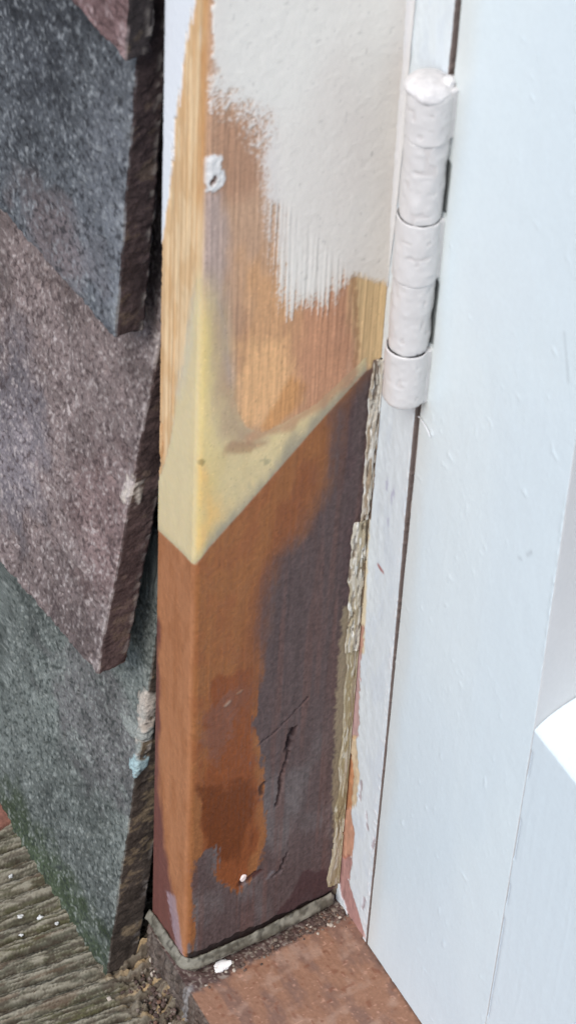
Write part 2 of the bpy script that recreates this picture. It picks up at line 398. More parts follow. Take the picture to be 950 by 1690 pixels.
pF = P([(200, -900), (322, -900), (326, -20), (318, 30), (304, 95), (300, 150), (291, 200), (287, 280), (277, 340), (270, 392), (262, 400), (240, 400)], F)
dF = sdp(pF, X, Z)+g2*.5+sf*1.2
mpf = sst(-.15, .2, dF)
strk = sst(.2, .5, n2(X*2.2, Z*.04, 66))*sst(F(325, 90)[1], F(325, 20)[1], Z)*sst(-7.5, -5, X)*sst(-1.5, -3, X)
cF = mix(cF, aF(230, 238, 244), np.clip(mpf+strk*.9, 0, 1))
hF = mpf*.4+(1-mpf)*(1-mrf)*(1-mhf)*(sf*.22+sf2*.18)+.05*g2+mhf*(.05*g1+.05*g2)
# split, torn left arris
edge = sst(2.2, 0, X+Wz)
hF -= edge*(1-mrf)*(.5+1.2*np.clip(g2+.1, 0, 1))*(1-.5*mhf)
spl = sst(.8, .1, sdl(P([(266, 700), (268, 740), (262, 770)], F), X, Z)+.3*g2)
hF -= spl*.8; cF = mix(cF, aF(176, 128, 84), spl*.6)
# across the rounded arris blend both
tF = sst(-.6, .6, -(N[:, 1]+N[:, 0]))
colp = mix(cR, cF, tF)
hp = hR*(1-tF)+hF*tF
# worn, brighter rub along the bare hardwood arris
rough = np.where(isF, mpf, mpaintR)*-.22+.62-.22*np.where(isF, mrf, feath)
rough = rough-.12*np.where(isF, 0, mh*brn)-.14*np.where(isF, mhf, mh)*(.4+fb2(np.where(isF, X, Y)*.4, Z*.2, 950))
V = V+N*hp[:, None]
qc = Q[:, 0]
lab = np.zeros(nv, int)
mP = np.where(isF, mpf, mpaintR); mRr = np.where(isF, mrf, feath); mH = np.where(isF, mhf, mh)
lab[mRr > .5] = 2; lab[mH > .5] = 3; lab[(mP > .5)] = 1
lab[(ring > .5) & ~isF] = 4
lq = lab[qc]
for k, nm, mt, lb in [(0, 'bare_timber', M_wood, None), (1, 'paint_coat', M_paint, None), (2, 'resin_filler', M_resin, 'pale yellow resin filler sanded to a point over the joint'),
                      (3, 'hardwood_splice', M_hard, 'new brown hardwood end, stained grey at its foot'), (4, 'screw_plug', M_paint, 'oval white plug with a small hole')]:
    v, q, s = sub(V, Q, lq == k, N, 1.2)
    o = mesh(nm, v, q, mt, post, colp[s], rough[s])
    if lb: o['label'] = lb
v, q, n, t = rbox(ax_(-17, -1.6, 5, r=.3), ax_(4.2, 60, 10, r=.3), ax_(-5, 618, 50, r=.3), .3)
mesh('timber_core', v, q, M_wood, post, np.broadcast_to(lin((120, 90, 66)), (len(v), 3)), .8)

def blob(name, c, rad, col, mat, parent=None, seed=0, amp=.25, f=.5, res=14, rough=.6, sq=(1, 1, 1)):
    c = np.array(c, float)
    A = np.linspace(-1, 1, res)
    v, q, n, t = rbox(A, A, A, .02)
    v = v/np.linalg.norm(v, axis=1)[:, None]
    d = 1+amp*fb3(v+seed*3.7, 1.3/f*.5, seed)*2
    p = c+v*d[:, None]*rad*np.array(sq)
    cc = np.asarray(col)*(1+.25*fb3(p, .8, seed+4))[:, None]
    return mesh(name, p, q, mat, parent, cc, rough)
# nail head and dent low on the reveal
y, z = R(401, 1448)
blob('nail_head', (.15, y, z), 1.25, aR(214, 196, 186), M_paint, post, 4, .3, sq=(.35, .8, 1.0))

# ------------------------------------------------------------------ frame jamb beyond the post
jamb = thing('door_jamb', 'narrow white painted jamb strip between the post and the door, with red primer showing low down', 'jamb', (7, 55, -2))
ax = ax_(-1.5, 15.2, .28, r=.6); az = ax_(-6, 318, .35, (620,), r=.6)
V, Q, N, T = rbox(ax, np.array([YJ, YJ+.1, YJ+.3, YJ+.6, YJ+8, YJ+30]), az, .6, ('-y', '+x', '-z'))
X, Z = V[:, 0].copy(), V[:, 2]
g1 = fb2(X*.35, Z*.1, 203); g2 = fb2(X*1.2, Z*.7, 205); sj = streak(X, Z, 211, 1.2)
zt = J(683, 690)[1]
X2 = X+np.clip(X, 0, 15.2)/15.2*(1.25-1.15*sst(J(620, 1250)[1], zt, Z)+.12*g2*sst(12, 15, X))
V[:, 0] = X2
cj = np.tile(aF(214, 226, 232), (len(V), 1))
cj = mix(cj, aF(205, 218, 228), sst(-.1, .4, g1)*.6)
m = sst(-.4, .5, sdp(P([(612, 690), (622, 690), (608, 900), (600, 1080), (590, 1080), (597, 900), (606, 740)], J), X2, Z)+g2*.6)
cj = mix(cj, aF(214, 200, 164), m*.85)
m = sst(-.3, .3, sdp(P([(588, 1030), (600, 1035), (594, 1100), (590, 1215), (578, 1222), (572, 1180), (580, 1080)], J), X2, Z)+g2*1.2)
cj = mix(cj, aF(176, 116, 108), m*.7); hj = -.25*m
m = sst(-.3, .3, sdp(P([(586, 1215), (592, 1280), (586, 1330), (560, 1340), (560, 1220)], J), X2, Z)+g2*.8)
cj = mix(cj, aF(206, 180, 136), m*.8); hj -= .25*m
m = sst(-.3, .3, sdp(P([(577, 1245), (582, 1280), (578, 1340), (584, 1375), (580, 1415), (560, 1418), (560, 1250)], J), X2, Z)+g2*.8+sj*.4)
cj = mix(cj, aF(186, 126, 86), m*.85); hj -= .35*m
m = sst(-.3, .3, sdp(P([(574, 1412), (581, 1415), (574, 1455), (592, 1510), (602, 1548), (585, 1545), (560, 1470), (555, 1420)], J), X2, Z)+g2*1.0)
cj = mix(cj, aF(160, 96, 82), m*.8); hj -= .35*m
m = sst(-.3, .3, sdp(P([(638, 468), (630, 480), (622, 640), (612, 700), (590, 700), (600, 460)], J), X2, Z)+g2*1.4)
cj = mix(cj, aF(168, 120, 110), m*.75); hj -= .3*m
m = sst(.9, .3, sdl(P([(624, 934), (631, 944)], J), X2, Z)+g2*.3); cj = mix(cj, aF(160, 84, 80), m*.85)
for q in [(646, 820), (649, 812), (640, 862), (638, 800)]:
    m = sst(1.6, .1, np.hypot((X2-J(*q)[0])*2, (Z-J(*q)[1])*.6)+g2); cj = mix(cj, aF(158, 156, 186), m*.6)
for ln in ([(595, 1290), (593, 1320)], [(603, 1340), (606, 1370)], [(617, 1385), (614, 1400)], [(600, 1482), (598, 1500)]):
    m = sst(.9, .1, sdl(P(ln, J), X2, Z)+g2*.8); cj = mix(cj, aF(150, 128, 132), m*.7); hj -= m*.25
m = sst(1.0, 0, 14.3-X2+g2*1.2)*sst(.05, .3, g2); cj = mix(cj, aF(236, 238, 240), m*.4); hj += .1*m
hj = hj+.12*fb2(X*.6, Z*.25, 9)+.04*g2*sst(12.5, 15, X)
cj *= (1+.10*g2*(X2 < 7))[:, None]; cj *= (1+.35*np.clip(-hj*4, 0, 1)*(fb2(X*1.4, Z*.5, 231)+.4*sj))[:, None]
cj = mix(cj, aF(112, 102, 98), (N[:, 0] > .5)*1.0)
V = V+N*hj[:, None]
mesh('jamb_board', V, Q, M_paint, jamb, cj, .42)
v, q, n, t = rbox(np.array([-6, -4, 10, 16, 26, 30.]), np.array([YJ+30, YJ+32, 140.]), ax_(-6, 620, 40, r=.5), .5)
mesh('rebate_block', v, q, M_wood, jamb, np.broadcast_to(lin((110, 96, 86)), (len(v), 3)), .8)
# grey dirt held in the gap between jamb and door
z1, z0 = J(683, 690)[1], J(604, 1540)[1]
ax = ax_(13.0, 17.4, .3); az = ax_(z0, z1, .5)
v, q, n, t = rbox(ax, np.array([YJ+1.3, YJ+1.7, YJ+5]), az, .2, ('-y',))
d = 5.0*sst(z1-2, z1-8, v[:, 2])*0+1.6*sst(z1-55, z1-115, v[:, 2])+.5*fb2(v[:, 0]*1.3, v[:, 2]*.4, 6)
v[:, 1] += d
mesh('gap_filler', v, q, M_seal, jamb, np.clip(aF(132, 122, 118)*(1+.5*fb2(v[:, 0], v[:, 2]*.3, 8)[:, None]), 0, 1), .8)

# paint run filling the inner corner higher up
z0, z1 = R(645, 470)[1], 318
A = np.linspace(0, 1, 9); Zs = ax_(z0, z1, .4, (620,))
a, zz = np.meshgrid(A, Zs, indexing='ij')
rr = 1.3+.4*fb2(zz*.08, a, 44)+.15*fb2(zz*.5, a*2, 46)
wob = sst(z0-1, z0+30, zz)
rr = rr*wob+.12
px_ = rr*(1-np.sin(a*math.pi/2))+.2
py_ = YJ-rr*(1-np.cos(a*math.pi/2))-.2
vv = np.stack([px_, py_, zz], -1).reshape(-1, 3)
idx = np.arange(a.size).reshape(a.shape)
q = np.stack([idx[:-1, :-1], idx[1:, :-1], idx[1:, 1:], idx[:-1, 1:]], -1).reshape(-1, 4)
cc = np.tile(aR(204, 198, 192), (len(vv), 1))
mesh('paint_fillet', vv, q, M_paint, jamb, cc, .45)

# ragged old caulk in the inner corner, lower down
def strip_lump(name, parent, zlo, zhi, wx, wy, seed, cols, mat, density=.1, thick=1.4, yo=0):
    aa = np.linspace(0, 1, 26); Zs = ax_(zlo, zhi, .3)
    a, zz = np.meshgrid(aa, Zs, indexing='ij')
    W = 1+.45*fb2(zz*.1, zz*0, seed)+.04*n2(zz*.6, zz*0, seed+1)
    # path: along the reveal from y=YJ-wy to the corner then along the jamb to x=wx
    s = a*(wx+wy)
    X_ = np.where(s < wy, 0, s-wy); Y_ = np.where(s < wy, YJ-(wy-s)*W, YJ)
    k = fb2(s*.8, zz*.07, seed+5)+.35*n2(s*2.4, zz*.12, seed+8)+.30*n2(s*2.0, zz*.9, seed+9)
    k1 = fb2(s*.55, zz*.06, seed+5)+.25*n2(s*1.6, zz*.35, seed+6); k2 = fb2(s*.9, zz*.10, seed+15)+.25*n2(s*2.0, zz*.5, seed+16)
    h = thick*(.22+.5*sst(-.05-density, .0-density, k1)+.45*sst(.08, .13, k2)+.10*k)*np.sin(np.pi*np.clip(a*1.02, 0, 1))**.5
    nx = np.where(s < wy, 1, 0)*.85+.4; ny = -(np.where(s < wy, 0, 1)*.85+.25)
    P3 = np.stack([X_+nx*h, Y_+ny*h, zz], -1).reshape(-1, 3)
    idx = np.arange(a.size).reshape(a.shape)
    q = np.stack([idx[:-1, :-1], idx[1:, :-1], idx[1:, 1:], idx[:-1, 1:]], -1).reshape(-1, 4)
    keep = (h.reshape(-1)[q].min(axis=1) > .05)
    t = fb2(s*1.4, zz*.10, seed+11).reshape(-1); t2 = n2(s*3.0, zz*.3, seed+13).reshape(-1)
    c = np.tile(cols[0], (len(P3), 1)); c = mix(c, cols[1], sst(-.15, .15, t)); c = mix(c, cols[2], sst(.25, .6, t2)*.8)
    c = mix(c, cols[3], sst(.32, .12, h.reshape(-1)/thick)*.9)
    Nn = np.tile([.7, -.7, 0], (len(P3), 1))
    v, q, sr = sub(P3, q, keep, Nn, .6)
    return mesh(name, v, q, mat, parent, c[sr], .7)
zA, zB, zC, zD = R(600, 600)[1], R(580, 870)[1], R(572, 1075)[1], R(560, 1455)[1]
caulk = thing('caulk_bead', 'ragged peeling grey caulk in the inner corner beside the brown post end', 'caulk', (1, 47, zC))
strip_lump('caulk_strip', caulk, zB+1.5, zA, 1.6, 3.0, 300, [aR(176, 166, 150), aR(140, 122, 100), aR(206, 202, 192), aR(94, 70, 54)], M_seal, .02, .9)
strip_lump('caulk_strip', caulk, zC, zB+1.2, 1.0, 4.2, 340, [aR(184, 174, 156), aR(158, 144, 118), aR(212, 208, 198), aR(104, 84, 64)], M_seal, .05, .8)
strip_lump('caulk_strip', caulk, zD, zC-.4, .8, 3.2, 380, [aR(160, 146, 120), aR(140, 124, 92), aR(186, 178, 160), aR(104, 88, 64)], M_seal, .45, .35)

# ------------------------------------------------------------------ hinge (carried by the door)
door = thing('door', 'pale blue-white painted panelled door hung on a painted barrel hinge', 'door', (17, 60, -4))
hx, hy, hr = 15.3, 44.5, 4.75
def hz(px, py):
    # height of a photo point on the barrel's nearest side
    n_ = np.array([.85, -.52, 0]); return hit(px, py, n_, n_ @ np.array([hx, hy, 0])+hr)[2]
zs = [hz(703, 160), hz(698, 245), hz(690, 376), hz(684, 476), hz(676, 592), hz(664, 682)]
v, q, n, t = rbox(np.linspace(-3.0, 3.0, 12)+hx, np.linspace(-3.0, 3.0, 12)+hy, np.array([zs[5]+1.2, zs[5]+3, zs[2], zs[0]-1.5, zs[0]-.4]), 2.8)
hinge = mesh('hinge', v, q, M_paint, door, np.broadcast_to(lin((96, 88, 84)), (len(v), 3)), .5, loc=(hx, hy, 185))
hinge['label'] = 'barrel hinge thickly coated in white paint'
for k in range(5):
    zt, zb = zs[k]-.05, zs[k+1]+.05
    if k == 0: zt += .2
    na = 120; Zs = ax_(zb, zt, .35); r0 = hr+[.05, -.25, .1, -.3, .05][k]
    th, zz = np.meshgrid(np.linspace(0, 2*np.pi, na, endpoint=False), Zs, indexing='ij')
    endr = .34 if k < 4 else 1.8
    e = np.minimum(zz-zb, 99); e2 = zt-zz
    rr = np.full(th.shape, r0)
    for ee, er in ((e, endr), (e2, .34 if k else 2.2)):
        t_ = np.clip(1-ee/er, 0, 1); rr -= er*(1-np.sqrt(1-t_**2*.999))*(.55 if er < 1 else 1)
    rr += .22*n3(np.cos(th)*1.6, np.sin(th)*1.6, zz*.22, 400+k)+.09*n3(np.cos(th)*4, np.sin(th)*4, zz*.8, 410+k)
    # scrapes and chips in the coat
    u_ = th*r0
    ch_ = n2(u_*.5, zz*.55, 420+k)
    rr -= .14*sst(.66, .71, ch_)
    vv = np.stack([hx+rr*np.cos(th), hy+rr*np.sin(th), zz], -1)
    n, m = th.shape; idx = np.arange(n*m).reshape(n, m)
    q = np.stack([idx, np.roll(idx, -1, 0), np.roll(np.roll(idx, -1, 0), -1, 1), np.roll(idx, -1, 1)], -1)[:, :-1].reshape(-1, 4)
    vv = vv.reshape(-1, 3); off = len(vv)
    vv = np.concatenate([vv, [[hx, hy, zb], [hx, hy, zt]]])
    cap = []
    for i in range(n):
        a_, b_ = idx[i, 0], idx[(i+1) % n, 0]; cap.append([off, b_, a_, a_])
        a_, b_ = idx[i, -1], idx[(i+1) % n, -1]; cap.append([off+1, a_, b_, b_])
    # ends as small fans: built as degenerate-free triangles in a second pass
    col = np.tile(aF(208, 209, 209), (len(vv), 1))
    col[:off] = mix(col[:off], aF(190, 186, 184), (sst(.66, .74, ch_)*.35).reshape(-1))
    ko = mesh('knuckle', vv[:off], q, M_paint, hinge, col[:off], .36)
blob('end_cap', (hx, hy, zs[5]+2.2), 4.0, aF(204, 204, 203), M_paint, hinge, 3, .05, res=22, rough=.36, sq=(1, 1, .55))
# paint lump over the top end
blob('paint_blob', (hx-.2, hy-.3, zs[0]-1.2), 4.7, aF(208, 209, 210), M_paint, hinge, 12, .08, res=40, rough=.4, sq=(1.04, 1.02, .6))
blob('paint_blob', (hx+1.6, hy+2.6, zs[0]+.2), 1.7, aF(206, 208, 210), M_paint, hinge, 15, .18, res=18, rough=.3, sq=(1.0, .9, .8))
blob('paint_blob', (hx-3.4, hy+.4, zs[0]-1.4), 1.7, aF(206, 208, 210), M_paint, hinge, 17, .2, res=16, rough=.3, sq=(1, 1, .9))
# leaves: webs that join the knuckles to the frame or to the door
for k in range(5):
    zt, zb = zs[k]-.3, zs[k+1]+.3
    if k % 2: v, q, n, t = rbox(ax_(9.6, hx, .6, r=.3), np.linspace(hy+.2, YJ+.3, 6), ax_(zb, zt, .8, r=.5), .4)
    else: v, q, n, t = rbox(ax_(hx, 19.2, .6, r=.3), np.linspace(YJ-1.5, YJ+.3, 6), ax_(zb, zt, .8, r=.5), .4)
    v = v+n*(.2*fb3(v, .4, 50+k))[:, None]
    mesh('leaf', v, q, M_paint, hinge, np.broadcast_to(aF(204, 206, 207), (len(v), 3)), .38)

# ------------------------------------------------------------------ door
xs1 = J(882, 1190)[0]                       # stile edge next to the recessed panel
zr = J(882, 1190)[1]                        # top of the bottom rail
DW, DT = 760, 40
az = ax_(-3.6, 318, .55, (1200,), r=.3)
ax = ax_(17, xs1, .45, r=.3)
V, Q, N, T = rbox(ax, np.array([YJ, YJ+.2, YJ+.5, YJ+.8, YJ+3, YJ+6, YJ+10, YJ+14, YJ+DT]), az, .3)
X, Z = V[:, 0], V[:, 2]
fr = V[:, 1] < YJ+.3
br = streak(X, Z, 571, .9)*.5+streak(X, Z, 573, 2.2)*.3
h = (.018*br+.012*fb2(X*.9, Z*.05, 501)+.10*fb2(X*.12, Z*.08, 503)+.03*fb2(X*1.3, Z*1.1, 505)+.12*sst(.84, .95, n2(X*.55, Z*.5, 507)))
# notches cut for the frame-side knuckles
for k in (1, 3):
    zt, zb = (zs[k]+zs[k+1])/2-0+(zs[k]-zs[k+1])*.17, zs[k+1]+.9
    if k == 3: zt = zs[k]-1.5
    m = sst(.3, -.1, X-18.9)*sst(zb-.3, zb+.3, Z)*sst(zt+.3, zt-.3, Z)*fr
    h = h-m*9
side = (N[:, 0] > .6)
cdr = np.tile(aF(215, 231, 238), (len(V), 1))
cdr = mix(cdr, aF(202, 220, 230), sst(160, 20, Z)*.6)
cdr = mix(cdr, aF(219, 234, 239), sst(-.1, .4, fb2(X*.05, Z*.02, 511, 2))*.5)
cdr = mix(cdr, aF(196, 198, 199), side*.9)  # recess side face tinted greyer: its shade is put into the colour
for ln, s_ in (([(872, 920), (880, 915)], .5), ([(858, 924), (862, 926)], .5), ([(940, 560), (946, 640)], .4)):
    cdr = mix(cdr, aF(168, 180, 186), sst(.7, .1, sdl(P(ln, J), X, Z))*s_)
cdr = cdr*(1+.01*br)[:, None]; cdr = mix(cdr, aF(206, 204, 192), sst(8, 0, X-17+3*fb2(X*.1, Z*.04, 575))*.35)
for q, rr_ in (((712, 715), 1.0), ((742, 405), .6), ((800, 905), .5), ((735, 1000), .5), ((690, 1290), .6), ((770, 640), .4), ((840, 300), .4), ((755, 1180), .5)):
    u_, v_ = J(*q); mm = sst(rr_, rr_*.3, np.hypot((X-u_)*1.6, Z-v_)+.3*n2(X*2, Z*2, 577)); h += .25*mm; cdr = mix(cdr, aF(196, 206, 210), mm*.35)
m = sst(1.0, .2, xs1-X+.8*fb2(X, Z*.6, 520))*sst(J(895, 1190)[1], J(895, 1040)[1], Z)*sst(J(895, 860)[1]+20, J(895, 860)[1], Z)
h += .35*m*np.clip(.4+fb2(X, Z*.8, 523), 0, 1)
m = sst(.5, .1, xs1-6.5-X+.25*n2(Z*.5, X, 9))
V[:, 0] += np.where(V[:, 0] > 30, -2.2*np.clip((Z-zr)/106, 0, 2)*sst(30, xs1, V[:, 0]), 0)
h = np.where(N[:, 0] > .6, .04*fb2(V[:, 1]*.3, Z*.2, 560), h)
V = V+N*h[:, None]
mesh('stile', V, Q, M_paint, door, cdr, .38)
# bottom rail, butted against the stile with a hairline joint
az = np.unique(np.concatenate([ax_(-3.6, zr-2, .6, r=.8), ax_(zr-3, zr, .3)])); ax = ax_(xs1+.05, 104, .5, (DW-100,), r=.6)
V, Q, N, T = rbox(ax, ax_(YJ+.03, YJ+18, .6, (YJ+DT,), r=.3), az, .25)
X, Z = V[:, 0], V[:, 2]
h = .06*fb2(X*.9, Z*.05, 531)+.04*fb2(X*.35, Z*.3, 533)
# sloped top edge
top = sst(zr-8, zr, Z)
V[:, 2] += np.where(Z > zr-6, .30*np.clip(V[:, 1]-YJ-1.5, 0, 14), 0)-sst(zr-5, zr, Z)*3.2*np.exp(-np.clip(V[:, 1]-YJ, 0, 9)/2.4)
m = np.exp(-((X-xs1-.5)/.45)**2)*sst(-.05, .25, n2(Z*.12, X*0, 540))*(V[:, 1] < YJ+1); h -= .35*m
cdr = np.tile(aF(211, 227, 235), (len(V), 1))
cdr = mix(cdr, aF(203, 221, 231), sst(-.1, .4, fb2(X*.05, Z*.03, 541, 2))*.5)
cdr = mix(cdr, aF(160, 172, 188), sst(.35, .8, m)*.4)
V = V+N*h[:, None]
mesh('bottom_rail', V, Q, M_paint, door, cdr, .38)
# rolled moulding along the rail, and the recessed panel
v, q, n, t = rbox(ax_(xs1+.1, 104, .5, (DW-100,)), np.linspace(YJ+14.5, YJ+19.5, 9), np.linspace(zr-1, zr+9, 17), 2.2)
v = v+n*(.12*fb3(v, .5, 71))[:, None]
mesh('moulding', v, q, M_paint, door, np.broadcast_to(aF(222, 230, 236), (len(v), 3)), .35)
v, q, n, t = rbox(np.array([xs1-14, xs1, 110, DW-95]), np.array([YJ+18, YJ+19, YJ+26]), ax_(zr-8, 1200, 40, r=.5), .4)
mesh('panel', v, q, M_paint, door, np.broadcast_to(aF(216, 226, 232), (len(v), 3)), .4)
v, q, n, t = rbox(ax_(DW-100, DW, 10, r=1), np.array([YJ, YJ+1, YJ+DT]), ax_(-3.6, 1200, 60, r=1), .8)
mesh('stile', v, q, M_paint, door, np.broadcast_to(aF(216, 226, 232), (len(v), 3)), .4)
# a pale hair stuck on the paint
p0, p1, p2 = [np.array([*(J(*q)[0:1]), YJ-.5, J(*q)[1]]) for q in ((693, 686), (706, 700), (712, 719))]
tt = np.linspace(0, 1, 12)[:, None]; path = (1-tt)**2*p0+2*tt*(1-tt)*p1+tt**2*p2
vv, qq = [], []
for i, c_ in enumerate(path):
    for k in range(4): vv.append(c_+.13*np.array([math.cos(k*math.pi/2), math.sin(k*math.pi/2), 0]))
    if i:
        for k in range(4): qq.append([4*i-4+k, 4*i-4+(k+1) % 4, 4*i+(k+1) % 4, 4*i+k])
tag(mesh('bristle', vv, qq, M_paint, None, np.full((len(vv), 3), .85), .4), 'tiny white brush bristle stuck to the door just below the hinge', 'bristle')

# ------------------------------------------------------------------ sill
SZ = lambda y: -9.5+5.4*np.clip(y, -10, 50)/48
sill = thing('door_sill', 'brown stained timber sill under the post and the door', 'sill', (40, 30, -30))
ax = ax_(-21, 62, .35, (DW+20,), r=.8); ay = ax_(-1.5, 56, .35, (110,), r=1.0)
V, Q, N, T = rbox(ax, ay, np.concatenate([[-40, -36], np.arange(-32, -10.7, .45), [-10.6, -10.4, -10.2, -10, -9.6, -9.3]]), .8, ('-x', '-y', '+x', '+z'))
X, Y = V[:, 0].copy(), V[:, 1].copy()
V[:, 2] += np.where(V[:, 2] > -12, SZ(Y)+9.5, 0)
w1 = fb2(X*.1, Y*.25, 601); w2 = fb2(X*.9, Y*1.1, 603); sw = n2(X*.08, Y*1.4, 607)
c = np.tile(aF(140, 106, 86)*.95, (len(V), 1))
c = mix(c, aF(116, 92, 82), sst(-.2, .3, w1)*.8); c = mix(c, aF(158, 132, 116), sst(.1, .5, fb2(X*.25, Y*.2, 630))*.6); c = mix(c, aF(150, 116, 96), sst(.1, .5, w2)*.5)
c = mix(c, aF(110, 66, 48), sst(.62, .8, n2(X*.7, Y*.9, 611))*.5); c = mix(c, aF(196, 156, 136), sst(.7, .85, n2(X*1.3, Y*1.3, 613))*.4)
dirt = sst(1.0, -.8, X-5.4-1.4*w1-1.5*w2)*(X > -30)
c = mix(c, aF(74, 60, 58), dirt*.9)
c = mix(c, aF(150, 142, 132), dirt*sst(.25, .5, n2(X*1.6, Y*1.6, 617))*.6)
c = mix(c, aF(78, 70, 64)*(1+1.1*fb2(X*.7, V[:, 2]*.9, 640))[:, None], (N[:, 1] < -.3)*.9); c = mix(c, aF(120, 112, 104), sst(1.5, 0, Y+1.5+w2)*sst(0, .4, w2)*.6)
c = mix(c, aF(150, 150, 150), sst(1.6, .4, np.hypot(X-3.5, Y+.4)+w2*1.5)*.7)
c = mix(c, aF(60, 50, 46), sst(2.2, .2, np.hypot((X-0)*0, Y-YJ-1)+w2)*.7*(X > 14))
w3 = fb2(X*.5, V[:, 2]*.6, 660)+.6*n2(X*1.1, V[:, 2]*1.3, 661)
hh = np.where(N[:, 1] < -.3, .9*w3, 0)+.10*w2+.05*sw+dirt*.7*fb2(X*.7, Y*.7, 619)
V = V+N*hh[:, None]
mesh('sill_board', V, Q, M_hard, sill, c, .6-.0*dirt)

# sealant bead round the foot of the post
def bead(name, path, rad, seed, col1, col2, mat, parent=None, flat=1.0, amp=.3):
    path = np.array(path, float); seg = np.linalg.norm(np.diff(path, axis=0), axis=1); s = np.r_[0, np.cumsum(seg)]
    S = np.arange(0, s[-1], .35); Pp = np.stack([np.interp(S, s, path[:, i]) for i in range(3)], 1)
    k = 9; pad = np.pad(Pp, ((k, k), (0, 0)), 'edge'); Pp = np.stack([np.convolve(pad[:, i], np.ones(2*k+1)/(2*k+1), 'valid') for i in range(3)], 1)
    Tn = np.gradient(Pp, axis=0); Tn /= np.linalg.norm(Tn, axis=1)[:, None]
    up = np.array([0, 0, 1.]); sd2 = np.cross(Tn, up); sd2 /= np.linalg.norm(sd2, axis=1)[:, None]
    na = 20; th = np.linspace(0, 2*np.pi, na, endpoint=False)
    th_, S_ = np.meshgrid(th, S, indexing='ij')
    rr = rad*(1+amp*fb2(S_*.1, th_*.3, seed)+.12*n2(S_*.5, th_*1.2, seed+3)+.08*n2(S_*1.6, th_*2, seed+4))/np.maximum(np.abs(np.cos(th_-.785)), np.abs(np.sin(th_-.785)))**.75
    tp = np.minimum(1, np.minimum(S_, S[-1]-S_)/2+.15); rr = rr*tp
    vv = Pp[None]+rr[..., None]*(np.cos(th_)[..., None]*sd2[None]+flat*np.sin(th_)[..., None]*up)
    n, m = th_.shape; idx = np.arange(n*m).reshape(n, m)
    q = np.stack([idx, np.roll(idx, -1, 0), np.roll(np.roll(idx, -1, 0), -1, 1), np.roll(idx, -1, 1)], -1)[:, :-1].reshape(-1, 4)
    vv = vv.reshape(-1, 3); t = fb2(S_*.3, th_, seed+7).reshape(-1)
    c = mix(np.tile(col1, (len(vv), 1)), col2, sst(-.2, .3, t)); c = mix(c, col2*.45, sst(.2, .7, n2(S_*1.0, th_*1.6, seed+9)).reshape(-1)*.7)
    return mesh(name, vv, q, mat, parent, c, .6)
b = bead('sealant_bead', [(-22.5, -.6, -5.5), (-10, -.6, -3.2), (0, -.4, -3.0), (.8, .8, -3.2), (.9, 20, -3.3), (.9, 40, -1.8), (.6, 47.6, -.4)], 1.2, 700, aR(118, 112, 98), aR(80, 74, 62), M_seal, None, 1.9, .55)
tag(b, 'olive grey sealant bead round the foot of the brown post', 'sealant')

# crumbs lying in the dirty joint, and a flake of paint
rng = np.random.default_rng(5)
allv, allq, allc, off = [], [], [], 0
base, bq, _, _ = rbox(np.linspace(-1, 1, 4), np.linspace(-1, 1, 4), np.linspace(-1, 1, 4), .5)
for i in range(560):
    if i < 260: y = rng.uniform(0, 49)**1; y = 49-(49-y)*rng.uniform(.3, 1); x = rng.normal(4.0, 1.3); z = SZ(y)
    else: y = rng.uniform(40, 49); x = rng.normal(3.5, 2.0); z = SZ(y)
    if i > 360: x = rng.uniform(-18, 14); y = rng.normal(-5, 2.6); z = -27+.35*y+5.5*math.exp(-((y-1)/4.5)**2)+.4
    elif x < 1: continue
    s = rng.uniform(.18, .5)*(1.3 if i > 340 else 1)
    v = base*s*rng.uniform(.6, 1.3, 3)+rng.normal(0, .12*s, base.shape)+np.array([x, y, z+s*.3])
    allv.append(v); allq.append(bq+off); off += len(v)
    cc = [aF(120, 110, 100), aF(96, 80, 72), aF(76, 62, 56), aF(176, 168, 156), aF(110, 84, 70)][rng.choice(5, p=[.25, .28, .32, .07, .08])]
    allc.append(np.tile(cc, (len(v), 1)))
o = mesh('crumbs', np.concatenate(allv), np.concatenate(allq), M_seal, None, np.concatenate(allc), .8)
o['kind'] = 'stuff'; tag(o, 'loose grit and crumbs of old filler along the sill joint', 'grit')
p = hit(366, 1594, (0, 0, 1), -7.6)
tag(blob('paint_flake', p, 1.9, aF(236, 236, 236), M_paint, None, 21, .4, res=12, sq=(.9, 1.6, .3)), 'loose white paint flake lying against the sealant at the post foot', 'paint flake')

